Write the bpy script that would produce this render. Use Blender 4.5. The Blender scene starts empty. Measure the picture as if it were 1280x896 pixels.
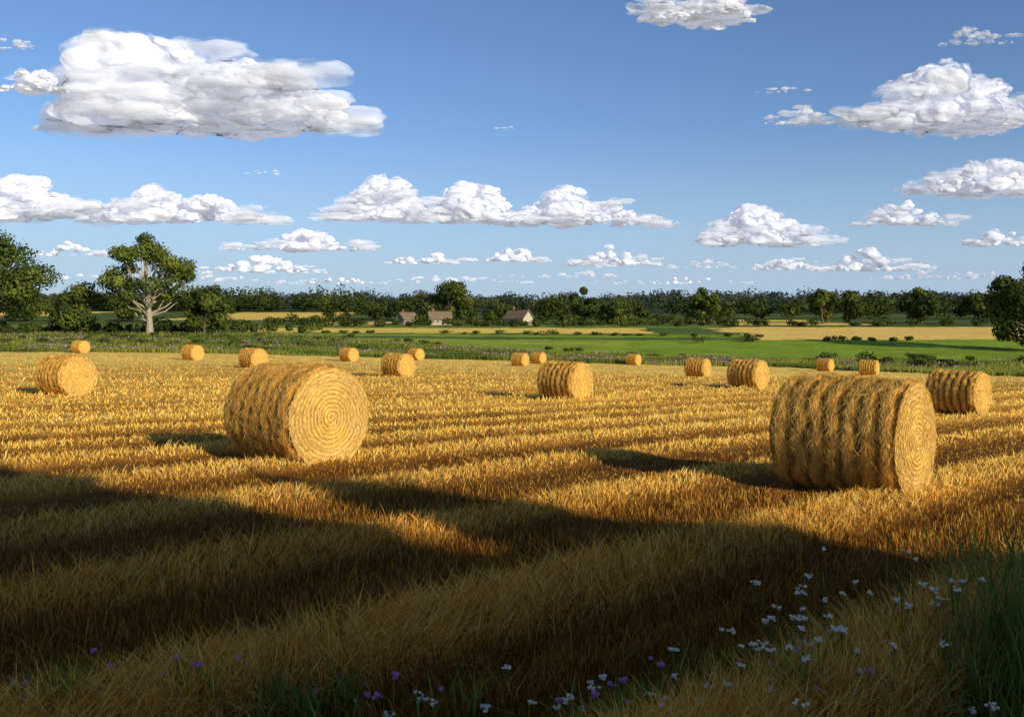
import bpy, bmesh, math, time
import numpy as np
from mathutils import Vector, noise as mnoise

T0=time.time()
rng=np.random.default_rng(7)
scene=bpy.context.scene
scene.view_settings.view_transform='Standard'
scene.view_settings.look='None'
scene.view_settings.exposure=0

# ------------------------------------------------------------------ helpers
_tab=rng.random((256,256))
def vnoise(x,y):
    x=np.asarray(x,float); y=np.asarray(y,float)
    xi=np.floor(x).astype(int); yi=np.floor(y).astype(int)
    fx=x-xi; fy=y-yi
    fx=fx*fx*(3-2*fx); fy=fy*fy*(3-2*fy)
    a=_tab[xi&255,yi&255]; b=_tab[(xi+1)&255,yi&255]
    c=_tab[xi&255,(yi+1)&255]; d=_tab[(xi+1)&255,(yi+1)&255]
    return (a*(1-fx)+b*fx)*(1-fy)+(c*(1-fx)+d*fx)*fy
def fbm(x,y,o=4):
    s=0; a=.5; t=0
    for i in range(o):
        s=s+a*vnoise(x*2**i+17.3*i,y*2**i+5.1*i); t+=a; a*=.5
    return s/t
def sstep(a,b,x):
    t=np.clip((np.asarray(x,float)-a)/(b-a),0,1); return t*t*(3-2*t)
def unit(v):
    return v/np.maximum(np.linalg.norm(v,axis=-1,keepdims=True),1e-9)

def make_mesh(name,V,T,C=None,mats=(),midx=None,smooth=False,parent=None,link=True):
    me=bpy.data.meshes.new(name)
    V=np.asarray(V,np.float32); T=np.asarray(T,np.int32)
    me.vertices.add(len(V)); me.vertices.foreach_set('co',V.ravel())
    me.loops.add(T.size); me.loops.foreach_set('vertex_index',T.ravel())
    me.polygons.add(len(T))
    me.polygons.foreach_set('loop_start',np.arange(0,T.size,T.shape[1],dtype=np.int32))
    try: me.polygons.foreach_set('loop_total',np.full(len(T),T.shape[1],np.int32))
    except Exception: pass
    if midx is not None: me.polygons.foreach_set('material_index',np.asarray(midx,np.int32))
    me.polygons.foreach_set('use_smooth',np.full(len(T),smooth,bool))
    me.update(calc_edges=True)
    if C is not None:
        C=np.asarray(C,np.float32)
        if C.shape[1]==3: C=np.concatenate([C,np.ones((len(C),1),np.float32)],1)
        at=me.color_attributes.new('Col','FLOAT_COLOR','POINT')
        at.data.foreach_set('color',C.ravel())
    for m in mats: me.materials.append(m)
    ob=bpy.data.objects.new(name,me)
    if link: scene.collection.objects.link(ob)
    if parent: ob.parent=parent
    return ob

class MB:
    def __init__(s): s.V=[];s.T=[];s.C=[];s.M=[];s.n=0
    def add(s,V,T,C,m=0):
        V=np.asarray(V,float); T=np.asarray(T,int)
        C=np.asarray(C,float)
        if C.ndim==1: C=np.tile(C,(len(V),1))
        s.V.append(V); s.T.append(T+s.n); s.C.append(C); s.M.append(np.full(len(T),m)); s.n+=len(V)
    def build(s,name,mats,smooth=False,parent=None):
        return make_mesh(name,np.concatenate(s.V),np.concatenate(s.T),np.concatenate(s.C),mats,np.concatenate(s.M),smooth,parent)

def blades(P,D1,D2,S,L,W,C):
    """bent tapering straws: P base, D1/D2 unit dirs of lower/upper half, S width dir"""
    n=len(P); L=L[:,None]; W=W[:,None]
    M=P+D1*L*.5; E=M+D2*L*.5
    V=np.stack([P-S*W*.5,P+S*W*.5,M-S*W*.42,M+S*W*.42,E],1).reshape(-1,3)
    b=np.arange(n)[:,None]*5
    T=np.concatenate([b+np.array([0,1,3]),b+np.array([0,3,2]),b+np.array([2,3,4])])
    return V,T,np.repeat(C,5,axis=0)
def flakes(P,N,s,C,asp=.62):
    n=len(P); r=rng.normal(size=(n,3)); t=unit(np.cross(N,r)); b=np.cross(N,t)
    s=np.asarray(s).reshape(-1,1)
    V=np.stack([P+t*s,P+b*s*asp,P-t*s,P-b*s*asp],1).reshape(-1,3)
    k=np.arange(n)[:,None]*4
    T=np.concatenate([k+np.array([0,1,2]),k+np.array([0,2,3])])
    return V,T,np.repeat(C,4,axis=0)
def tube(pts,rad,seg=7):
    pts=np.asarray(pts,float); n=len(pts)
    V=[]
    for i in range(n):
        d=pts[min(i+1,n-1)]-pts[max(i-1,0)]; d/=np.linalg.norm(d)+1e-9
        a=np.cross(d,[.3,.9,.1]); a/=np.linalg.norm(a)+1e-9; b=np.cross(d,a)
        for k in range(seg):
            th=2*math.pi*k/seg
            V.append(pts[i]+rad[i]*(a*math.cos(th)+b*math.sin(th)))
    T=[]
    for i in range(n-1):
        for k in range(seg):
            a=i*seg+k; b=i*seg+(k+1)%seg
            T+= [[a,b,b+seg],[a,b+seg,a+seg]]
    return np.array(V),np.array(T)
def rdirs(n): return unit(rng.normal(size=(n,3)))

# ------------------------------------------------------------------ materials
def newmat(name):
    m=bpy.data.materials.new(name); m.use_nodes=True
    nt=m.node_tree; nt.nodes.clear()
    out=nt.nodes.new('ShaderNodeOutputMaterial')
    return m,nt,out
def mat_attr(name,rough=.8,trans=0.,nscale=0,namp=0.,bump=0.,bscale=40,spec=.2):
    m,nt,out=newmat(name); N=nt.nodes; L=nt.links
    at=N.new('ShaderNodeAttribute'); at.attribute_name='Col'
    col=at.outputs['Color']
    geo=N.new('ShaderNodeNewGeometry')
    if namp>0:
        no=N.new('ShaderNodeTexNoise'); no.inputs['Scale'].default_value=nscale; no.inputs['Detail'].default_value=6
        L.new(geo.outputs['Position'],no.inputs['Vector'])
        mr=N.new('ShaderNodeMapRange'); mr.inputs[1].default_value=.3; mr.inputs[2].default_value=.7
        mr.inputs[3].default_value=1-namp; mr.inputs[4].default_value=1+namp
        L.new(no.outputs['Fac'],mr.inputs[0])
        vm=N.new('ShaderNodeVectorMath'); vm.operation='SCALE'
        L.new(col,vm.inputs[0]); L.new(mr.outputs[0],vm.inputs['Scale']); col=vm.outputs[0]
    bs=N.new('ShaderNodeBsdfPrincipled'); bs.inputs['Roughness'].default_value=rough
    bs.inputs['Specular IOR Level'].default_value=spec
    L.new(col,bs.inputs['Base Color'])
    if bump>0:
        n2=N.new('ShaderNodeTexNoise'); n2.inputs['Scale'].default_value=bscale; n2.inputs['Detail'].default_value=5
        L.new(geo.outputs['Position'],n2.inputs['Vector'])
        b=N.new('ShaderNodeBump'); b.inputs['Strength'].default_value=bump; b.inputs['Distance'].default_value=.03
        L.new(n2.outputs['Fac'],b.inputs['Height']); L.new(b.outputs[0],bs.inputs['Normal'])
    sh=bs.outputs[0]
    if trans>0:
        tr=N.new('ShaderNodeBsdfTranslucent'); L.new(col,tr.inputs['Color'])
        mx=N.new('ShaderNodeMixShader'); mx.inputs[0].default_value=trans
        L.new(sh,mx.inputs[1]); L.new(tr.outputs[0],mx.inputs[2]); sh=mx.outputs[0]
    L.new(sh,out.inputs['Surface'])
    return m
M_GROUND=mat_attr('ground_mat',.95,0,.9,.22,.8,25,.03)
M_STRAW=mat_attr('straw_mat',.8,.12,spec=.04)
M_BALE=mat_attr('bale_mat',.9,0,14,.3,1.,45,.03)
M_LEAF=mat_attr('leaf_mat',.8,.25,spec=.05)
M_BARK=mat_attr('bark_mat',.9,0,3,.3,.6,8,.1)
M_GRASS=mat_attr('grass_mat',.6,.3,spec=.1)
M_FLOWER=mat_attr('flower_mat',.6,.3,spec=.05)
M_BUILD=mat_attr('cottage_mat',.9,0,2,.15,.3,10,.1)
M_GLASS=mat_attr('window_glass_mat',.1,0,spec=.5)

# ------------------------------------------------------------------ terrain
Lp=[(0,0),(14,0),(30,-.2),(47,-.75),(57,-1.0),(72,-1.3),(100,-1.8),(115,-1.95),(150,-1.8),(200,-1.2),(240,-.4),(300,1.0),(350,2.4),(420,5),(600,8),(900,15),(1300,25),(1800,30),(3000,26),(9000,10)]
Rp=[(0,0),(12,0),(20,-.5),(30,-1.15),(47,-1.65),(57,-2.05),(72,-2.8),(90,-3.6),(108,-4.15),(125,-4.0),(150,-3.2),(200,-1.5),(240,-.4),(300,.9),(350,2),(420,4),(600,6),(900,12),(1300,21),(1800,26),(3000,24),(9000,10)]
yy=np.arange(-40,9000,1.0)
def prof(p):
    a=np.interp(yy,[q[0] for q in p],[q[1] for q in p]); k=np.ones(7)/7
    a=np.convolve(np.pad(a,3,mode='edge'),k,'valid'); return a
PL=prof(Lp); PR=prof(Rp)
def height(x,y):
    w=sstep(-60,40,x)
    z=np.interp(y,yy,PL)*(1-w)+np.interp(y,yy,PR)*w
    far=sstep(500,1300,y)
    return z+far*(fbm(x/420+3,y/600+9,3)-.5)*26
Ex=[-400,-150,-62,0,36,44,50,60,120,400]; Ey=[95,104,107,115,114,100,82,68,42,30]
def edge(x): return np.interp(x,Ex,Ey)
PHI=math.radians(42)
def across(x,y):
    c=x*math.sin(PHI)-y*math.cos(PHI)
    return c+1.2*(fbm(x/16+4,y/16+2,2)-.5)
def rowf(x,y):
    """0..1 height of straw windrow"""
    c=across(x,y)
    ph=2*math.pi*c/2.6
    a=.5+.5*np.cos(ph+.5*np.sin(ph))
    b=.5+.5*np.cos(2*math.pi*c/.65+1)
    lane=.82+.18*np.cos(2*math.pi*c/10.4+2)
    br=fbm(x/1.7,y/1.7+40,3)
    return np.clip((sstep(.2,.85,a)*.84+b*.16)*lane*(.65+.7*br),0,1)
def ground_z(x,y):
    m=(1-sstep(60,140,np.hypot(x,y)))*(y<edge(x))
    return height(x,y)+m*(.12*rowf(x,y)+.05*(fbm(x*2.2,y*2.2,3)-.5))
def mead(x): return np.interp(x,[-90,-55,-30,0,38,60],[200,192,166,136,128,126])

def regions(x,y):
    n=fbm(x/9,y/9,4)-.5; n2=fbm(x/60+7,y/60,3)-.5; n3=fbm(x*1.3,y*1.3,3)
    ye=edge(x)+n*3
    C=np.tile(np.array([.10,.135,.03]),(len(x),1))
    C*= (1+1.3*(fbm(x/14,y/5,3)-.5))[:,None]
    def put(mask,col,var=.25):
        v=1+var*(fbm(x/5+col[0]*31,y/5,3)-.5)*2
        C[mask]=(np.array(col)*v[:,None])[mask]
    yj=y+n*6; xj=x+n*10
    put((yj>mead(x))&(yj<198)&(xj<200),(.24,.33,.028),.3)
    put((yj>158)&(yj<170)&(xj<20)&(yj>mead(x)),(.34,.37,.05),.2)
    put((yj>ye+11)&(yj<126)&(xj>30),(.10,.14,.03))
    put((yj>180)&(yj<245)&(xj>52)&(xj<135),(.88,.59,.14),.12)
    put((yj>176+.05*xj)&(yj<184+.05*xj)&(xj>-60)&(xj<52),(.09,.13,.03))
    put((yj>203)&(yj<236)&(xj>-66)&(xj<34),(.84,.60,.12),.15)
    put((yj>236)&(yj<262)&(xj<60),(.18,.26,.04))
    put((yj>262)&(yj<325)&(xj>66)&(xj<108),(.86,.58,.13),.1)
    put((yj>262)&(yj<300)&(xj>-60)&(xj<-38),(.7,.48,.13),.1)
    put((yj>315)&(yj<412)&(xj>-128)&(xj<-72),(.86,.58,.12),.1)
    put((yj>370)&(yj<435)&(xj>-270)&(xj<-190),(.86,.58,.12),.1)
    far=y>440
    C[far]=np.array([.04,.06,.025])*(1+.3*n2[far,None])
    f=sstep(600,1500,y)[:,None]; C[:]=C*(1-f)+np.array([.055,.08,.085])*f  # bluish distance haze put into the ground colour
    fld=y<ye
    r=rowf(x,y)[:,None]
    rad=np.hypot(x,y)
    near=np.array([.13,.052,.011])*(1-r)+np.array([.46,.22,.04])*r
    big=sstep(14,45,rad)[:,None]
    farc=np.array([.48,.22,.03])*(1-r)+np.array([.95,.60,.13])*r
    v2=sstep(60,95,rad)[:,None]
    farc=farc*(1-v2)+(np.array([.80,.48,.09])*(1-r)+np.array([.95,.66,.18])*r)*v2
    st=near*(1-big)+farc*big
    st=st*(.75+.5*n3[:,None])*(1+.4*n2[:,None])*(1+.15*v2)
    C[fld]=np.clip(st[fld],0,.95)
    return C

def build_ground():
    rr=[.3]
    while rr[-1]<9000: rr.append(rr[-1]*1.0125)
    rr=np.array(rr)
    a=np.concatenate([np.arange(48,132,.22),np.arange(132,408,3.0)])
    a=np.radians(a)
    R,A=np.meshgrid(rr,a,indexing='ij')
    X=(R*np.cos(A)).ravel(); Y=(R*np.sin(A)).ravel()
    Z=ground_z(X,Y)
    V=np.stack([X,Y,Z],1); nr,na=R.shape
    i=np.arange(nr-1)[:,None]*na; j=np.arange(na)[None,:]; j2=(j+1)%na
    Q=np.stack([(i+j),(i+na+j),(i+na+j2),(i+j2)],-1).reshape(-1,4)
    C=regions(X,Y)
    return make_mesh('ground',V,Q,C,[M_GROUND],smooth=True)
build_ground()
print('ground',time.time()-T0)

# ------------------------------------------------------------------ stubble
BALES=[(-3.62,14.75,1.1,3),(4.62,11.95,1.03,-1),(-17.1,33.7,1.05,12),(-31.6,87,1.05,9),(-20.6,70,1.1,6),(-51,104,1.0,12),
 (-18,97,1.03,4),(-7.4,57,1.05,4),(-11.8,108,1.0,0),(0.9,100,1.0,6),(3.3,110,.95,2),(15.6,113,.95,0),(15.2,72,1.05,3),
 (12.6,47,1.05,-4),(37,104,1.0,-5),(36.5,90,1.05,5),(15.2,30,1.0,-8),(2.1,35,1.05,2)]
def build_stubble(n=540000):
    u=rng.random(n)
    mix=rng.random(n)<.70
    r0,r1=3.6,112.
    ra=1/(1/r1+u*(1/r0-1/r1)); rb=r0*(r1/r0)**u
    r=np.where(mix,ra,rb)
    th=np.radians(90+rng.uniform(-37,37,n))
    x=r*np.cos(th); y=r*np.sin(th)
    row=rowf(x,y)
    k=(y<edge(x)-.5)&(rng.random(n)<.40+.95*row)
    for bx,by,bs,_ in BALES: k&=(np.hypot(x-bx,y-by)>.55)
    x=x[k];y=y[k];r=r[k];row=row[k];n=len(x)
    z=ground_z(x,y)-.015
    pn=fbm(x*.9,y*.9,3)
    loose=rng.random(n)<(.05+.75*row)
    lmax=np.where(r<9,.42,np.where(r<26,.26,.30))
    L=np.where(loose,.12+rng.random(n)*(lmax-.12),rng.uniform(.05,.14,n)*(.6+.9*pn))*np.clip(r/20,1,1.15)
    L*=np.where(r>12,.5+.55*row,1)
    az0=np.arctan2(math.sin(PHI),math.cos(PHI))
    swirl=(fbm(x*.8+9,y*.8,3)-.5)*5
    az=np.where(loose,az0+swirl+rng.normal(0,.75,n)+np.where(rng.random(n)<.4,math.pi,0),rng.uniform(0,6.283,n))
    t1=np.where(loose,rng.uniform(.35,1.35,n),np.abs(rng.normal(0,.28,n)))
    t2=np.where(loose,t1+rng.uniform(.1,.8,n),t1+rng.uniform(0,.3,n))
    D1=np.stack([np.cos(az)*np.sin(t1),np.sin(az)*np.sin(t1),np.cos(t1)],1)
    D2=np.stack([np.cos(az)*np.sin(t2),np.sin(az)*np.sin(t2),np.cos(t2)],1)
    sa=rng.normal(0,.7,n); S=np.stack([np.cos(sa),np.sin(sa),np.zeros(n)],1)
    W=rng.uniform(.0045,.0085,n)*np.clip(r/7.5,1,6)
    pal=np.array([[.94,.57,.11],[.82,.41,.055],[.44,.18,.026],[.98,.72,.22],[.17,.066,.014]])
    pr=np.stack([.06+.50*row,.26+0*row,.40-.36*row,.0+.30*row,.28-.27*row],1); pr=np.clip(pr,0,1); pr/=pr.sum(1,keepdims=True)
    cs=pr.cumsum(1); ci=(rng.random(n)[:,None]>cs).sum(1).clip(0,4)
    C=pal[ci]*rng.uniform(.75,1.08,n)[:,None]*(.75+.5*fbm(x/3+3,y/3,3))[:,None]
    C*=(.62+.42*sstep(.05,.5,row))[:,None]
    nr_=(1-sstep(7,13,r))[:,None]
    C=C*(1-nr_)+C*np.array([.88,.745,.60])*nr_  # foreground shade put into the straw colour: darker and browner close by
    lift=sstep(9,26,r)[:,None]; C=C*(1-lift)+np.clip(C*1.42+np.array([.11,.055,.004]),0,[.99,.71,.2])*lift  # farther straw brightened in colour to make up for the low sun
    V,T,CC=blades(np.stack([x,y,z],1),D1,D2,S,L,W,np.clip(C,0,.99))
    CC=CC.reshape(-1,5,3); CC[:,:2]*=.62; CC=CC.reshape(-1,3)   # roots darkened in colour to deepen the shadow
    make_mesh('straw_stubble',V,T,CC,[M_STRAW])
build_stubble()
print('stubble',time.time()-T0)

# ------------------------------------------------------------------ bales
def bale_mesh(name,ns,nl,nst,wst,seed):
    R=.75; L=1.6; mb=MB(); nb=7
    def sidef(xn,th):
        wob=1.1*(fbm(th*1.3+seed,xn*1.5+50,3)-.5)
        c=.5+.5*np.cos(2*math.pi*((xn+1)/2*nb+.5+wob))
        ridge=np.clip(c**.5*(.5+1.*fbm(th*2.4+seed,xn*7+9,3)),0,1)
        rnd=1-.10*np.clip((np.abs(xn)-.86)/.14,0,1)**2
        nz=(fbm(th*5+seed,xn*9+20,3)-.5)
        lump=(fbm(th*1.2+seed*3,xn*1.5+5,2)-.5)
        r=R*rnd*(1-.055*(1-ridge)+.07*nz+.05*lump)
        return r,ridge
    xs=np.linspace(-1,1,nl); ths=np.linspace(0,2*math.pi,ns,endpoint=False)
    XN,TH=np.meshgrid(xs,ths,indexing='ij')
    TP=np.abs(((TH/ (2*math.pi)*2)%2)-1)*6
    r,ridge=sidef(XN,TP)
    Z=r*np.sin(TH); Yv=r*np.cos(TH)
    Z=np.maximum(Z,-R*.93)
    V=np.stack([XN*L/2,Yv,Z+R*.93],-1).reshape(-1,3)
    i=np.arange(nl-1)[:,None]*ns; j=np.arange(ns)[None,:]; j2=(j+1)%ns
    A=np.stack([i+j,i+j2,i+ns+j2],-1).reshape(-1,3); B=np.stack([i+j,i+ns+j2,i+ns+j],-1).reshape(-1,3)
    rg=ridge.reshape(-1,1)
    C=np.array([.20,.075,.012])*(1-rg)+np.array([.90,.50,.09])*rg
    C=C*(.75+.5*vnoise(TP.ravel()*8,XN.ravel()*30+40))[:,None]
    mb.add(V,np.concatenate([A,B]),np.clip(C,0,.95),0)
    def spiral(rho,th,tp):
        return np.sin(2*math.pi*(rho/.062)+th+4*(fbm(tp+seed,rho*7,3)-.5))
    nr=60
    for sgn in (-1,1):
        rad=np.linspace(0,1,nr); RR,TT=np.meshgrid(rad,ths,indexing='ij')
        TP2=np.abs(((TT/(2*math.pi)*2)%2)-1)*6
        rend,_=sidef(np.full_like(TP2,float(sgn)),TP2)
        rho=RR*rend
        sp=spiral(rho,TT,TP2)
        dx=.009*sp+.06*(fbm(RR*7*np.cos(TT)+30,RR*7*np.sin(TT)+30,3)-.5)*(1-RR**6)+.03*(1-RR**2)
        dx*= (1-RR**20)
        Zf=np.maximum(rho*np.sin(TT),-R*.93)
        V=np.stack([sgn*(L/2+dx),rho*np.cos(TT),Zf+R*.93],-1).reshape(-1,3)
        i=np.arange(nr-1)[:,None]*ns
        A=np.stack([i+j,i+j2,i+ns+j2],-1).reshape(-1,3); B=np.stack([i+j,i+ns+j2,i+ns+j],-1).reshape(-1,3)
        s=(.5+.5*sp).reshape(-1,1)
        C=np.array([.54,.24,.033])*(1-s)+np.array([.92,.58,.12])*s
        mb.add(V,np.concatenate([A,B]),C,0)
    n=int(nst*.6)
    xn=rng.uniform(-.99,.99,n); th=rng.uniform(0,2*math.pi,n)
    tp=np.abs(((th/(2*math.pi)*2)%2)-1)*6
    r,ridge=sidef(xn,tp)
    keep=rng.random(n)<(.25+.75*ridge); xn,th,r,ridge=xn[keep],th[keep],r[keep],ridge[keep]; n=len(xn)
    P=np.stack([xn*L/2,r*np.cos(th),np.maximum(r*np.sin(th),-R*.93)+R*.93],1)
    rad=np.stack([np.zeros(n),np.cos(th),np.sin(th)],1); tan=np.stack([np.zeros(n),-np.sin(th),np.cos(th)],1)
    sg=np.where(rng.random(n)<.5,-1,1)[:,None]
    ax=np.array([1.,0,0])
    D1=unit(tan*sg+rad*rng.uniform(.0,.4,n)[:,None]+ax*rng.normal(0,.5,n)[:,None])
    D2=unit(tan*sg+rad*rng.uniform(-.5,.35,n)[:,None]+ax*rng.normal(0,.7,n)[:,None])
    S=unit(np.cross(D1,rad)+.4*rad*rng.normal(size=(n,1)))
    Ls=rng.uniform(.07,.24,n); W=rng.uniform(.6,1.3,n)*wst
    g=ridge[:,None]
    C=(np.array([.30,.115,.018])*(1-g)+np.array([.99,.62,.15])*g)*rng.uniform(.68,1.0,n)[:,None]
    mb.add(*blades(P,D1,D2,S,Ls,W,C),1)
    n=int(nst*.4)
    sgn=np.where(rng.random(n)<.6,1.,-1.); rh=np.sqrt(rng.random(n))*R*.97; th=rng.uniform(0,2*math.pi,n)
    P=np.stack([sgn*(L/2+.03*(1-(rh/R)**2)+.004),rh*np.cos(th),np.maximum(rh*np.sin(th),-R*.93)+R*.93],1)
    nx=np.stack([sgn,0*sgn,0*sgn],1)
    tan=np.stack([0*th,-np.sin(th),np.cos(th)],1); rad=np.stack([0*th,np.cos(th),np.sin(th)],1)
    sg=np.where(rng.random(n)<.5,-1,1)[:,None]
    D1=unit(tan*sg+nx*rng.uniform(0.02,.22,n)[:,None]+rad*rng.normal(0,.35,n)[:,None])
    D2=unit(tan*sg+nx*rng.uniform(-.4,.1,n)[:,None]-rad*rng.uniform(0,.6,n)[:,None])
    S=unit(np.cross(D1,nx)+.3*nx*rng.normal(size=(n,1)))
    Ls=rng.uniform(.05,.15,n)*(.5+rh); W=rng.uniform(.6,1.2,n)*wst
    tp=np.abs(((th/(2*math.pi)*2)%2)-1)*6
    sp=.5+.5*spiral(rh,th,tp)
    C=(np.array([.62,.31,.05])*(1-sp[:,None])+np.array([1.,.76,.26])*sp[:,None])*rng.uniform(.78,1.0,n)[:,None]
    mb.add(*blades(P,D1,D2,S,Ls,W,C),1)
    return mb.build(name,[M_BALE,M_STRAW],True)
hi=bale_mesh('hay_bale',260,130,52000,.006,3)
hi2=bale_mesh('hay_bale',260,130,52000,.006,11)
lo=bale_mesh('hay_bale',120,60,9000,.014,5)
for k,(bx,by,bs,ang) in enumerate(BALES):
    if k==0: ob=hi
    elif k==1: ob=hi2
    elif k==2: ob=lo
    else:
        ob=bpy.data.objects.new('hay_bale',lo.data); scene.collection.objects.link(ob)
    ob.location=(bx,by,float(height(np.array([bx]),np.array([by]))[0])+.03)
    ob.scale=(bs,bs,bs); ob.rotation_euler=(0,0,math.radians(-42+ang))
print('bales',time.time()-T0)

# ------------------------------------------------------------------ trees
GREENS=np.array([[.10,.125,.024],[.065,.092,.020],[.13,.15,.028],[.05,.072,.018]])
def hz(x,y): return float(height(np.array([float(x)]),np.array([float(y)]))[0])
def crown_points(c,rad,n,shell=.55):
    d=rdirs(n); rr=(shell+(1-shell)*rng.random(n)**.6)
    return c+d*rad*rr[:,None],d
def tree(name,x,y,H,W,cb=.15,nb=26,nf=7000,leaf=.42,tone=1.,seed=0,trunk=.28,brk=.34):
    z0=hz(x,y)-.1; mb=MB(); bark=np.array([.34,.29,.21]) if trunk>.29 else np.array([.11,.085,.06])
    base=np.array([x,y,z0]); cz=z0+H*(cb+1)/2; rz=H*(1-cb)/2
    top=np.array([x+rng.normal(0,.03)*H,y,z0+H*.8])
    tp=[base+(top-base)*t+np.array([math.sin(t*5+seed)*.015*H,0,0]) for t in np.linspace(0,1,8)]
    mb.add(*tube(tp,[trunk*H*.085*(1.3-1.2*t) if i else trunk*H*.13 for i,t in enumerate(np.linspace(0,1,8))],9),bark,0)
    cs=[]
    for i in range(nb):
        for _ in range(30):
            d=rng.uniform(-1,1,3)
            if .4<np.linalg.norm(d)<.84 and d[2]>-.8: break
        wz=1-.25*max(d[2],0)
        cs.append(np.array([x+d[0]*W/2*wz,y+d[1]*W/2*wz,cz+d[2]*rz]))
    for i,c in enumerate(cs):
        t=min(max((c[2]-z0)/H*.72-.05,.16),.78)
        p0=base+(top-base)*t; mid=(p0+c)/2+np.array([0,0,-.03*H])+rng.normal(0,.02*H,3)
        r0=.04*H*trunk*(1.2-t)
        mb.add(*tube([p0,mid,c,c+(c-mid)*.5],[r0,r0*.6,r0*.3,.01],5),bark,0)
    per=nf//nb
    for c in cs:
        rb=np.array([W*.5,W*.5,H*(1-cb)*.5])*brk*rng.uniform(.7,1.3); rb[2]*=.8
        P,d=crown_points(c,rb,per)
        P+=rng.normal(0,1,P.shape)*rb*.13
        N=unit(d+rdirs(per)*.6)
        base_c=GREENS[rng.integers(0,4)]*rng.uniform(.8,1.2)*tone
        C=base_c*rng.uniform(.65,1.35,per)[:,None]
        mb.add(*flakes(P,N,rng.uniform(.6,1.3,per)*leaf,C),1)
    return mb.build(name,[M_BARK,M_LEAF])
tree('oak_tree',-78.5,190,22.6,22.5,.13,46,10500,.36,1.5,1,.30,.20)
tree('broadleaf_tree',-115,195,23.5,25,.08,44,12000,.42,1.15,2,.28,.27)
tree('broadleaf_tree',-96,196,11.5,11.5,.0,20,5500,.36,1.,3,.28,.34)
tree('broadleaf_tree',-67,192,11.5,11,.0,20,5500,.36,1.,4,.28,.34)
tree('broadleaf_tree',-73,205,8,9,.0,12,2500,.4,.9,14)
tree('broadleaf_tree',-20.5,282,14.5,16,.03,24,6000,.45,1.,5,.28,.3)
tree('broadleaf_tree',23,282,12,9.5,.05,16,4000,.45,1.,6)
tree('broadleaf_tree',31.5,270,8,9,.0,12,3000,.45,.9,7)
tree('broadleaf_tree',62,280,11.5,11,.05,16,4000,.45,1.,8)
tree('broadleaf_tree',97,275,11.5,11.5,.0,16,4000,.45,.9,9)
tree('broadleaf_tree',108,280,10.5,9,.05,14,3500,.45,.9,10)
tree('broadleaf_tree',128,275,12,13,.0,18,4000,.45,.95,11)
tree('broadleaf_tree',143,270,10,12,.0,16,3500,.45,.9,12)
tree('broadleaf_tree',87,148,16.5,14,.0,28,11000,.34,.85,13,.28,.3)
print('trees',time.time()-T0)

def mass(name,items,leaf,per,tone=1.,haze=0.):
    mb=MB()
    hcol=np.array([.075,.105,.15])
    for (x,y,w,h) in items:
        z=hz(x,y)
        nb=3
        for b in range(nb):
            c=np.array([x+rng.uniform(-.3,.3)*w,y+rng.uniform(-.3,.3)*w,z+h*rng.uniform(.35,.62)])
            rb=np.array([w*.38,w*.38,h*.42])*rng.uniform(.8,1.1)
            n=per//nb
            P,d=crown_points(c,rb,n,.6); N=unit(d+rdirs(n)*.45)
            bc=GREENS[rng.integers(0,4)]*rng.uniform(.8,1.2)*tone
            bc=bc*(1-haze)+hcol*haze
            mb.add(*flakes(P,N,rng.uniform(.6,1.3,n)*leaf,bc*rng.uniform(.82,1.18,n)[:,None]),0)
    return mb.build(name,[M_LEAF])
def line(x0,y0,x1,y1,step,w,h,jit=1.,gap=0.):
    n=int(math.hypot(x1-x0,y1-y0)/step); out=[]
    for i in range(n):
        if rng.random()<gap: continue
        t=i/max(n-1,1); s=rng.uniform(.6,1.3)
        hh=h*s*(.7+.6*float(vnoise(t*n*.23+x0,y0)))
        out.append((x0+(x1-x0)*t+rng.normal(0,jit),y0+(y1-y0)*t+rng.normal(0,jit),w*s,hh))
    return out
mass('hedge',line(-135,203,-46,204,2.6,4.2,3.2,1.)+line(-130,197,-60,199,4,4,2.8,1.,.3),.32,210,.85)
mass('hedge',line(-46,200,-4,199,3.2,2.4,.9,1,.3)+line(-4,199,52,190,3.5,2.2,.8,1,.35),.22,110,.8)
mass('hedge',line(40,176,140,174,2.8,2.4,1.0,1.2,.5),.24,120,.8)
mass('hedge',line(-60,246,140,252,3.2,4.2,2.3,1.5,.15),.34,150,.75)
mass('hedge',line(-75,268,70,272,4,5.5,3.8,2,.15),.4,180,.7)
mass('hedge',line(46,128,98,120,2.2,2.4,.9,1.2,.3)+line(28,122,52,124,2.5,2.0,.7,1.,.3)+line(-25,158,30,131,2.4,1.8,.6,1.6,.4),.2,130,.9)
mass('shrub',[(-41,130,3,1.3),(-32,134,2.5,1.2),(-22,128,2,1),(36,168,4,1.8),(47,172,4,1.8),(8,193,4,1.4),(94,136,6,4),(100,140,6,5),(-46,199,4,2.6)]
 +[(rng.uniform(-90,-25),rng.uniform(120,185),rng.uniform(1.2,3),rng.uniform(.4,1.)) for _ in range(60)]
 +[(rng.uniform(50,110),rng.uniform(112,122),rng.uniform(1.5,3.),rng.uniform(.6,1.2)) for _ in range(22)],.2,130,.9)
mass('distant_treeline',line(-330,300,-132,300,6,9,8,6)+line(-330,440,-80,440,6,12,9,8)+line(-68,325,20,330,5,10,7,6)+line(20,335,330,335,6,11,8,7),.65,260,.7)
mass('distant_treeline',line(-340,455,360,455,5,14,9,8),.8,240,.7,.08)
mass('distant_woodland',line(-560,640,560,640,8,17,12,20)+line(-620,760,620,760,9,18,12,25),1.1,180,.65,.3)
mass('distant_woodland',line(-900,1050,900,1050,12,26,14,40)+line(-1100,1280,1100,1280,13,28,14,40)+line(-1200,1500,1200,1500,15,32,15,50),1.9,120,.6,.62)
print('masses',time.time()-T0)

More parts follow.
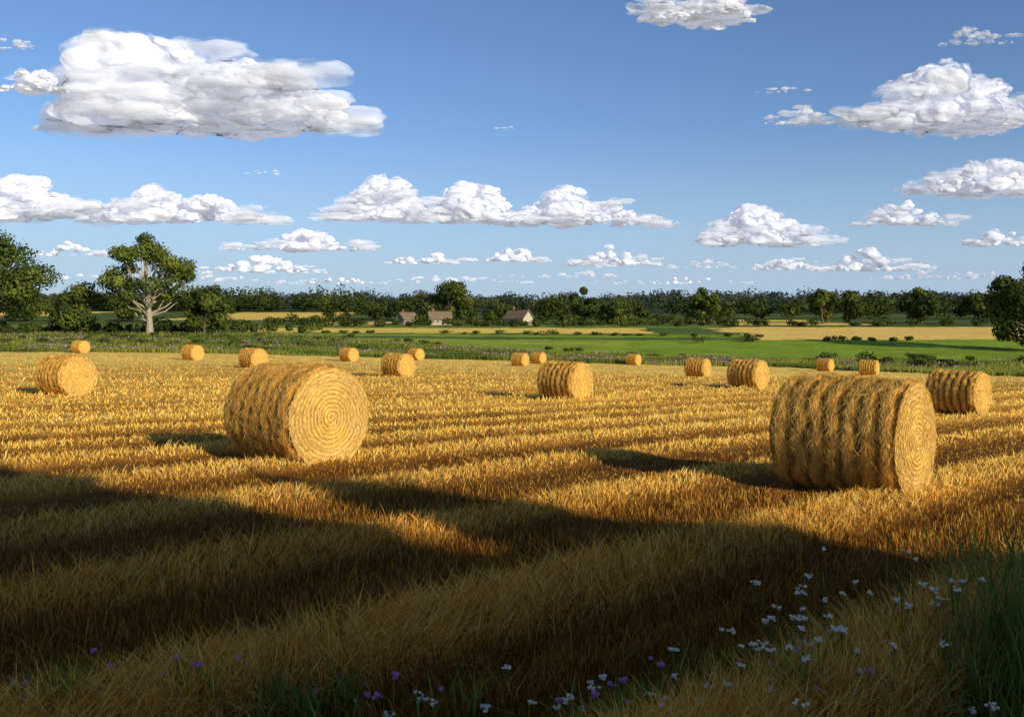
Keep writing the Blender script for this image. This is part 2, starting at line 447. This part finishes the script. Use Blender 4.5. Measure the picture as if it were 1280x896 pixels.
# tall tree row behind the viewpoint, its shadow falls over the near stubble
SD=np.array([.66,-.752]); SD/=np.linalg.norm(SD)     # horizontal direction toward the sun
SUN_EL=math.radians(18)
PERP=np.array([-SD[1],SD[0]])
def tree_row():
    mb=MB()
    def qa(x,y): return PERP[0]*x+PERP[1]*y, -(SD[0]*x+SD[1]*y)
    lp=[qa(-7.8,13.5),qa(-3.5,10.6),qa(-1.8,9.6)]
    rp=[qa(-.4,11.2),qa(1,9.9),qa(2.6,9.4),qa(4.0,8.1),qa(4.8,7.9)]
    g0=lp[-1][0]; rch=7.4
    q_=[-12,lp[0][0]-1.5]+[p[0] for p in lp]+[g0+.07,g0+.62,g0+.70]+[p[0] for p in rp]+[10.5,15]
    a_=[15,15.6]+[p[1] for p in lp]+[rch,rch-.8,12.8]+[p[1] for p in rp]+[1.5,0]
    h_=[math.tan(SUN_EL)*(a+20) for a in a_]
    n=100000
    q=rng.uniform(-12,15,n); H=np.interp(q,q_,h_)+.35*(fbm(q*2.2+3,q*0,3)-.5)
    z=rng.random(n)*H-.15
    a=-20+rng.normal(0,.7,n)*np.where(z>H*.6,.6,1.3)
    P=np.stack([PERP[0]*q-SD[0]*a,PERP[1]*q-SD[1]*a,z],1)
    C=GREENS[rng.integers(0,4,n)]*rng.uniform(.6,1.3,n)[:,None]
    mb.add(*flakes(P,rdirs(n),rng.uniform(.10,.26,n),C),1)
    for qq in np.arange(-11,15,1.9):
        hh=np.interp(qq,q_,h_)-.8
        p=np.array([PERP[0]*qq+SD[0]*20,PERP[1]*qq+SD[1]*20,0])
        mb.add(*tube([p,p+[.1,.1,hh*.5],p+[0,0,hh]],[.25,.17,.05],8),np.array([.11,.085,.06]),0)
    mb.build('tree_row',[M_BARK,M_LEAF])
tree_row()

# ------------------------------------------------------------------ wild margin + foreground plants
def margin():
    n=60000; x=rng.uniform(-110,100,n); u=rng.random(n)
    wd=np.maximum(mead(x)-edge(x),12)
    y=edge(x)-.6+u**1.5*wd+ (fbm(x/4,x*0,2)-.5)*2
    k=np.abs(x)<y*.68; x=x[k];y=y[k];n=len(x)
    z=height(x,y)-.03; hgt=.25+.7*fbm(x/3,y/3,3)
    az=rng.uniform(0,6.28,n); t=np.abs(rng.normal(0,.3,n))
    D=np.stack([np.cos(az)*np.sin(t),np.sin(az)*np.sin(t),np.cos(t)],1)
    S=np.stack([np.ones(n),rng.normal(0,.4,n),np.zeros(n)],1)
    pn=sstep(.3,.7,fbm(x/9+3,y/3+8,3))[:,None]
    C=np.array([.08,.12,.02])*(1-pn)+np.array([.24,.25,.04])*pn; C=C*rng.uniform(.6,1.4,n)[:,None]
    mb=MB(); mb.add(*blades(np.stack([x,y,z],1),D,D,S,hgt,rng.uniform(.06,.14,n),C),0)
    m=4500; k=rng.integers(0,n,m*4); k=k[(fbm(x[k]/9+30,y[k]/6,2)>.54)][:m]; m=len(k)
    P=np.stack([x[k],y[k],z[k]+hgt[k]*1.0],1)
    pc=np.array([[.50,.20,.38],[.6,.34,.48],[.5,.34,.2],[.42,.16,.36]])[rng.integers(0,4,m)]
    mb.add(*flakes(P,rdirs(m),rng.uniform(.06,.15,m),pc),1)
    mb.build('wildflower_margin',[M_GRASS,M_FLOWER])
margin()

def greens(mb,cx,cy,sx,sy,n,h0,h1,wd,col,lean=.25):
    x=rng.normal(cx,sx,n); y=rng.normal(cy,sy,n); z=ground_z(x,y)-.02
    az=rng.uniform(0,6.28,n); t1=np.abs(rng.normal(0,lean,n)); t2=t1+rng.uniform(.1,.6,n)
    D1=np.stack([np.cos(az)*np.sin(t1),np.sin(az)*np.sin(t1),np.cos(t1)],1)
    D2=np.stack([np.cos(az)*np.sin(t2),np.sin(az)*np.sin(t2),np.cos(t2)],1)
    sa=rng.normal(0,.7,n); S=np.stack([np.cos(sa),np.sin(sa),0*sa],1)
    C=np.array(col)*rng.uniform(.5,1.5,n)[:,None]
    mb.add(*blades(np.stack([x,y,z],1),D1,D2,S,rng.uniform(h0,h1,n),rng.uniform(.6,1.3,n)*wd,C),0)
mb=MB()
greens(mb,3.4,5.35,.22,.45,750,.35,.95,.013,(.17,.20,.03),.22)
greens(mb,3.1,4.85,.26,.4,750,.2,.55,.012,(.15,.18,.03),.35)
greens(mb,4.3,6.8,.35,.6,450,.25,.7,.013,(.18,.19,.03),.25)
greens(mb,2.6,4.85,.3,.3,200,.12,.3,.010,(.15,.17,.03),.45)
mb.build('tall_grass',[M_GRASS])
mb=MB()
for (cx,cy,n) in [(-1.25,4.95,150),(-1.0,5.15,90),(.75,4.95,160),(.45,4.85,80),(-2.6,4.95,110),(1.6,5.1,110),(-.3,5.0,50),(1.2,5.5,60),(1.9,5.6,60),(-1.8,5.0,50)]:
    greens(mb,cx,cy,.12,.09,n,.12,.34,.013,(.15,.22,.03),.45)
mb.build('grass_tuft',[M_GRASS])

def flowers(name,pos,head,nfl,cols,fs):
    mb=MB()
    for (x,y,h) in pos:
        z=float(ground_z(np.array([x]),np.array([y]))[0])
        tip=np.array([x+rng.normal(0,.05),y+rng.normal(0,.05),z+h]); b=np.array([x,y,z])
        mid=(b+tip)/2+rng.normal(0,.02,3)
        mb.add(*tube([b,mid,tip],[.003,.0025,.002],4),np.array([.14,.18,.05]),0)
        hd=head*rng.uniform(.5,1.4)
        for k in range(rng.integers(nfl-2,nfl+4)):
            a=rng.uniform(0,6.28); rr=hd*math.sqrt(rng.random())
            f=tip+np.array([rr*math.cos(a),rr*math.sin(a),.03+rng.uniform(-.01,.01)])
            mb.add(*tube([tip-[0,0,.03],f],[.0015,.001],3),np.array([.14,.18,.06]),0)
            N=unit(np.tile([0,-.7,1.],(5,1))+rng.normal(0,.35,(5,3)))
            P=np.tile(f,(5,1))+rng.normal(0,fs*.4,(5,3))*[1,1,.3]
            mb.add(*flakes(P,N,np.full(5,fs),np.tile(cols[rng.integers(0,len(cols))],(5,1)),.85),1)
    mb.build(name,[M_GRASS,M_FLOWER])
pos=[]
for cx,cy,sx,sy,n,h0,h1 in [(2.0,6.1,.35,.4,13,.15,.4),(1.4,5.4,.45,.35,17,.1,.36),(.35,4.95,.5,.2,14,.05,.18),(1.9,5.2,.5,.25,12,.1,.34),(2.7,5.6,.35,.4,9,.2,.5),(-.4,4.85,.35,.12,9,.04,.12),(3.1,5.9,.3,.4,8,.3,.6),(1.2,4.85,.7,.1,14,.04,.14)]:
    for i in range(n): pos.append((rng.normal(cx,sx),rng.normal(cy,sy),rng.uniform(h0,h1)))
flowers('white_wildflower',pos,.030,6,[np.array([.90,.78,.58]),np.array([.84,.70,.50])],.0092)
pos=[(rng.normal(cx,.25),rng.normal(5.05,.2),rng.uniform(.06,.22)) for cx in (-2.6,-1.2,.7,.85,-.7,1.6,-2.2) for i in range(4)]
flowers('purple_wildflower',pos,.018,4,[np.array([.7,.25,.42]),np.array([.6,.2,.45])],.011)
print('plants',time.time()-T0)

# ------------------------------------------------------------------ cottages
def box(cx,cy,cz,sx,sy,sz):
    V=np.array([[cx+i*sx/2,cy+j*sy/2,cz+k*sz/2] for i in(-1,1) for j in(-1,1) for k in(-1,1)])
    Q=[[0,1,3,2],[4,6,7,5],[0,4,5,1],[2,3,7,6],[0,2,6,4],[1,5,7,3]]
    T=[]
    for q in Q: T+=[[q[0],q[1],q[2]],[q[0],q[2],q[3]]]
    return V,np.array(T)
def cottage(x,y,rot,sc,wall):
    e=bpy.data.objects.new('thatched_cottage',None); scene.collection.objects.link(e)
    e.location=(x,y,hz(x,y)-.05); e.rotation_euler=(0,0,rot); e.scale=(sc,)*3
    L,W,h,rh=9.,5.2,2.5,3.0
    mb=MB(); mb.add(*box(0,0,h/2,L,W,h),wall,0)
    for s in(-1,1):
        V=np.array([[s*L/2,-W/2,h],[s*L/2,W/2,h],[s*L/2,0,h+rh*.94],[s*(L/2-.3),-W/2,h],[s*(L/2-.3),W/2,h],[s*(L/2-.3),0,h+rh*.94]])
        mb.add(V,[[0,1,2],[3,5,4],[0,2,5],[0,5,3],[1,4,5],[1,5,2]],wall,0)
    mb.build('walls',[M_BUILD],parent=e)
    mb=MB(); th=np.array([.20,.145,.095]); o=.5
    prof_=[(-W/2-o,h-.35),(-W/2-o,h-.05),(-W/4-.2,h+rh*.55),(0,h+rh+.15),(W/4+.2,h+rh*.55),(W/2+o,h-.05),(W/2+o,h-.35),(0,h+rh-.25)]
    npf=len(prof_); V=[]
    for xx in (-L/2-o,L/2+o):
        for p in prof_: V.append([xx,p[0],p[1]])
    T=[]
    for i in range(npf):
        a,b=i,(i+1)%npf; T+=[[a,b,b+npf],[a,b+npf,a+npf]]
    for base in(0,npf):
        for tri in ([0,1,7],[1,2,7],[2,3,7],[3,4,7],[4,5,7],[5,6,7]): T.append([t+base for t in tri])
    mb.add(V,T,th,0); mb.add(*box(0,0,h+rh+.2,L+.6,.5,.25),th*.8,0)
    mb.build('thatch_roof',[M_BUILD],parent=e)
    mb=MB(); mb.add(*box(-L*.3,0,h+rh+.3,.8,.7,1.6),np.array([.25,.13,.09]),0); mb.add(*box(-L*.3,0,h+rh+1.16,.95,.85,.12),np.array([.25,.2,.17]),0)
    mb.build('chimney',[M_BUILD],parent=e)
    mb=MB()
    for xx in(-3.1,-1.2,2.6):
        mb.add(*box(xx,-W/2-.01,1.45,.95,.06,.95),np.array([.6,.58,.52]),0); mb.add(*box(xx,-W/2-.04,1.45,.78,.05,.78),np.array([.03,.035,.04]),1)
        mb.add(*box(xx,-W/2-.07,1.45,.05,.03,.78),np.array([.6,.58,.52]),0)
    for yy_ in(-1.1,1.1):
        mb.add(*box(-L/2-.01,yy_,1.4,.06,.9,.9),np.array([.6,.58,.52]),0); mb.add(*box(-L/2-.04,yy_,1.4,.05,.74,.74),np.array([.03,.035,.04]),1)
    mb.build('windows',[M_BUILD,M_GLASS],parent=e)
    mb=MB(); mb.add(*box(.8,-W/2-.02,1.0,1.05,.08,2.0),np.array([.5,.47,.4]),0); mb.add(*box(.8,-W/2-.05,.98,.85,.08,1.85),np.array([.12,.07,.04]),0)
    mb.build('door',[M_BUILD],parent=e)
cottage(-21.5,262,.25,.72,np.array([.40,.34,.25]))
cottage(-31.5,264,.9,.66,np.array([.26,.21,.15]))
cottage(2.0,262,-.75,.82,np.array([.46,.41,.31]))
mass('shrub',[(x,255+rng.uniform(-1.5,1.5),rng.uniform(2.5,4),rng.uniform(1.3,2.2)) for x in (-38,-34,-27,-24.5,-17,-15,-2.5,4.5,7,14,17,20,23,26)],.28,200,.8)

# ------------------------------------------------------------------ clouds
def cloud_mat(name,lo,hi,amax,nw):
    m,nt,out=newmat(name); N=nt.nodes; L=nt.links
    tc=N.new('ShaderNodeNewGeometry')
    at=N.new('ShaderNodeAttribute'); at.attribute_name='Col'   # per-cloud noise scale
    vs=N.new('ShaderNodeVectorMath'); vs.operation='SCALE'; L.new(tc.outputs['Position'],vs.inputs[0]); L.new(at.outputs['Fac'],vs.inputs['Scale'])
    st=N.new('ShaderNodeVectorMath'); st.operation='MULTIPLY'; st.inputs[1].default_value=(.6,.8,1.3); L.new(vs.outputs[0],st.inputs[0])
    no=N.new('ShaderNodeTexNoise'); no.inputs['Scale'].default_value=1.; no.inputs['Detail'].default_value=6; no.inputs['Roughness'].default_value=.58
    L.new(st.outputs[0],no.inputs['Vector'])
    bp=N.new('ShaderNodeBump'); bp.inputs['Strength'].default_value=.4; bp.inputs['Distance'].default_value=14
    L.new(no.outputs['Fac'],bp.inputs['Height'])
    df=N.new('ShaderNodeBsdfDiffuse'); df.inputs['Color'].default_value=(.58,.61,.70,1); L.new(bp.outputs[0],df.inputs['Normal'])
    em=N.new('ShaderNodeEmission'); em.inputs['Color'].default_value=(.68,.69,.74,1); em.inputs['Strength'].default_value=.36  # glow stands in for sunlight scattered inside the cloud
    ad=N.new('ShaderNodeAddShader'); L.new(df.outputs[0],ad.inputs[0]); L.new(em.outputs[0],ad.inputs[1])
    lw=N.new('ShaderNodeLayerWeight'); lw.inputs['Blend'].default_value=.5
    ma=N.new('ShaderNodeMath'); ma.operation='MULTIPLY_ADD'; ma.inputs[1].default_value=nw; ma.inputs[2].default_value=-nw*.5
    L.new(no.outputs['Fac'],ma.inputs[0])
    sm=N.new('ShaderNodeMath'); sm.operation='ADD'; L.new(lw.outputs['Facing'],sm.inputs[0]); L.new(ma.outputs[0],sm.inputs[1])
    mr=N.new('ShaderNodeMapRange'); mr.interpolation_type='SMOOTHSTEP'; mr.inputs[1].default_value=lo; mr.inputs[2].default_value=hi
    mr.inputs[3].default_value=1-amax; mr.inputs[4].default_value=1
    L.new(sm.outputs[0],mr.inputs[0])
    tr=N.new('ShaderNodeBsdfTransparent'); mx=N.new('ShaderNodeMixShader')
    L.new(mr.outputs[0],mx.inputs[0]); L.new(ad.outputs[0],mx.inputs[1]); L.new(tr.outputs[0],mx.inputs[2])
    L.new(mx.outputs[0],out.inputs['Surface'])
    return m
M_CLOUD=cloud_mat('cloud_mat',.10,.74,1.,1.6)
M_WISP=cloud_mat('cloud_wisp_mat',.0,.7,.5,2.4)
def ico(sub):
    bm=bmesh.new(); bmesh.ops.create_icosphere(bm,subdivisions=sub,radius=1)
    V=np.array([v.co[:] for v in bm.verts]); T=np.array([[v.index for v in f.verts] for f in bm.faces]); bm.free()
    S=[]
    for k in range(8):
        o=Vector((k*13.1,k*7.7,3))
        dv=np.array([mnoise.fractal(Vector(v)*1.4+o,.85,2.1,6) for v in V])
        S.append(V*(1+.24*dv)[:,None])
    return S,T
S3,T3=ico(3); S4,T4=ico(4)
ALT=300.
def cloud(taz,tel,tw,th,lobes=None,n=46,flat=.3,wisp=False):
    """taz: tangent of azimuth of the centre, tel: tangent of elevation of the base, tw/th: angular width and height"""
    D=ALT/tel; X=taz*D; W=tw*D; H=th*D
    SPH,ST=(S4,T4) if n>=34 else (S3,T3)
    if lobes is None:
        lobes=[(rng.uniform(-.5,.5),rng.uniform(.7,1),rng.uniform(.3,.5)) for _ in range(3)]
    mb=MB(); ns=np.array([1.,1,1])*4.5/max(H,20.)
    for i in range(int(n*1.6)):
        t=rng.uniform(-1,1)
        e=max(l[1]*math.exp(-((t-l[0])/l[2])**2) for l in lobes); e=max(e,.24)*(1-abs(t)**5*.65)
        r=H*e*rng.uniform(.15,.34)
        zc=rng.uniform(.1,1)*max(H*e-r,r*.35)
        P=SPH[rng.integers(0,8)].copy()
        a=rng.uniform(0,6.28); ca,sa=math.cos(a),math.sin(a)
        P=P@np.array([[ca,sa,0],[-sa,ca,0],[0,0,1]])
        sx=rng.uniform(1.2,1.9) if e>.35 else rng.uniform(1.8,2.8)
        lim=max(W/2-r*sx,0)
        P=P*np.array([r*sx,r*1.3,r])+np.array([np.clip(t*W/2,-lim,lim),rng.uniform(-.5,.5)*min(W*.35,H*2)*e,zc])
        P[:,2]=np.where(P[:,2]<0,P[:,2]*flat,P[:,2])
        P+=np.array([X,D,ALT])
        mb.add(P,ST,ns,1 if wisp else 0)
    for i in range(int(n*.5)+2):
        t=rng.uniform(-1.05,1.05); r=min(H*rng.uniform(.06,.16),W*.05); sx=rng.uniform(2.5,4.5)
        P=S3[rng.integers(0,8)]*np.array([r*sx,r*2,r])+np.array([t*W/2,0,rng.uniform(0,.6)*H*(1-t*t*.7)])
        P+=np.array([X,D-rng.uniform(-.3,.8)*H,ALT]); mb.add(P,T3,ns,1)
    mb.build('cloud',[M_CLOUD,M_WISP],True)
F=1100.
CL=[((262-640),236,350,134,[(-.45,1,.36),(.2,.72,.45),(.65,.5,.35)],90),
 ((32-640),284,110,36,[(0.2,.9,.6)],20),
 ((38-640),120,190,62,[(.0,1,.5),(-.6,.7,.4),(.55,.5,.4)],40),
 ((222-640),120,235,54,[(-.3,1,.4),(.3,.75,.4)],44),
 ((475-640),122,145,66,[(.1,1,.6)],40),
 ((592-640),119,155,54,[(0,1,.65)],36),
 ((728-640),116,195,52,[(-.3,1,.45),(.35,.65,.5)],42),
 ((945-640),90,160,60,[(-.1,1,.6),(.5,.6,.4)],40),
 ((1130-640),116,135,34,[(0,1,.6)],30),
 ((1215-640),153,180,56,[(.25,1,.6),(-.5,.5,.4)],38),
 ((1168-640),238,205,88,[(-.1,1,.4),(.5,.85,.5)],50),
 ((870-640),372,150,50,[(.3,1,.6),(-.5,.5,.4)],36),
 ((378-640),84,185,32,[(-.0,1,.5)],32),
 ((325-640),56,170,24,[(0,1,.6)],28),
 ((85-640),77,95,20,[(0,1,.6)],18),
 ((520-640),67,105,17,None,20),
 ((635-640),70,100,22,None,22),
 ((768-640),65,130,28,[(-.1,1,.5),(.5,.4,.4)],28),
 ((990-640),60,110,22,None,24),
 ((1085-640),58,130,30,[(-.1,1,.5)],28),
 ((1250-640),90,100,26,None,22),
 ((410-640),42,150,12,None,18),
 ((830-640),42,220,11,None,18)]
WI=[((1195-640),228,120,26,[(0,.9,.6)],12),((996-640),243,82,28,[(.2,.9,.6)],18),((22-640),338,40,18,None,6),((1222-640),345,95,22,None,10),((978-640),282,70,12,None,8),
 ((631-640),237,26,8,None,3),((335-640),180,50,8,None,5),((560-640),44,200,14,None,16),((1180-640),48,180,14,None,16),((880-640),62,90,14,None,14),((90-640),48,160,14,None,14),((700-640),50,160,12,None,14),((250-640),44,200,12,None,14)]
for a,e,w,h,lb,n in CL: cloud(a/F,e/F,w/F,h/F,lb,n)
for a,e,w,h,lb,n in WI: cloud(a/F,e/F,w/F,h/F,lb,n,.5,True)
print('clouds',time.time()-T0)

# ------------------------------------------------------------------ light, sky, camera
w=bpy.data.worlds.new('World'); scene.world=w; w.use_nodes=True
nt=w.node_tree; nt.nodes.clear(); N=nt.nodes; L=nt.links
sky=N.new('ShaderNodeTexSky'); sky.sky_type='NISHITA'; sky.sun_disc=False
sky.sun_elevation=SUN_EL; sky.sun_rotation=math.atan2(SD[0],SD[1])
sky.air_density=1.; sky.dust_density=.3; sky.ozone_density=1.5
tint=N.new('ShaderNodeVectorMath'); tint.operation='MULTIPLY'; tint.inputs[1].default_value=(.80,.99,1.33)
L.new(sky.outputs[0],tint.inputs[0])
tc=N.new('ShaderNodeTexCoord'); sp=N.new('ShaderNodeSeparateXYZ'); L.new(tc.outputs['Generated'],sp.inputs[0])
m1=N.new('ShaderNodeMapRange'); m1.interpolation_type='SMOOTHERSTEP'; m1.inputs[1].default_value=-.04; m1.inputs[2].default_value=.24
m1.inputs[3].default_value=.9; m1.inputs[4].default_value=0.
L.new(sp.outputs['Z'],m1.inputs[0])
mx=N.new('ShaderNodeMix'); mx.data_type='RGBA'; L.new(m1.outputs[0],mx.inputs[0]); L.new(tint.outputs[0],mx.inputs[6]); mx.inputs[7].default_value=(4.3,5.7,7.7,1)
bg=N.new('ShaderNodeBackground'); bg.inputs['Strength'].default_value=.096
wo=N.new('ShaderNodeOutputWorld')
L.new(mx.outputs[2],bg.inputs[0]); L.new(bg.outputs[0],wo.inputs[0])
sl=bpy.data.lights.new('sun','SUN'); sl.energy=5; sl.angle=math.radians(.5); sl.color=(1,.88,.66)
so=bpy.data.objects.new('sun',sl); scene.collection.objects.link(so)
d=Vector((-SD[0]*math.cos(SUN_EL),-SD[1]*math.cos(SUN_EL),-math.sin(SUN_EL)))
so.rotation_euler=d.to_track_quat('-Z','Y').to_euler(); so.location=(20,-25,20)

cam=bpy.data.cameras.new('camera'); co=bpy.data.objects.new('camera',cam); scene.collection.objects.link(co)
co.location=(0,0,2.3); co.rotation_euler=(math.radians(90),0,0)
cam.lens=36*1100/1280; cam.shift_y=-51/1280; cam.clip_end=30000; cam.clip_start=.05
scene.camera=co
print('done',time.time()-T0)
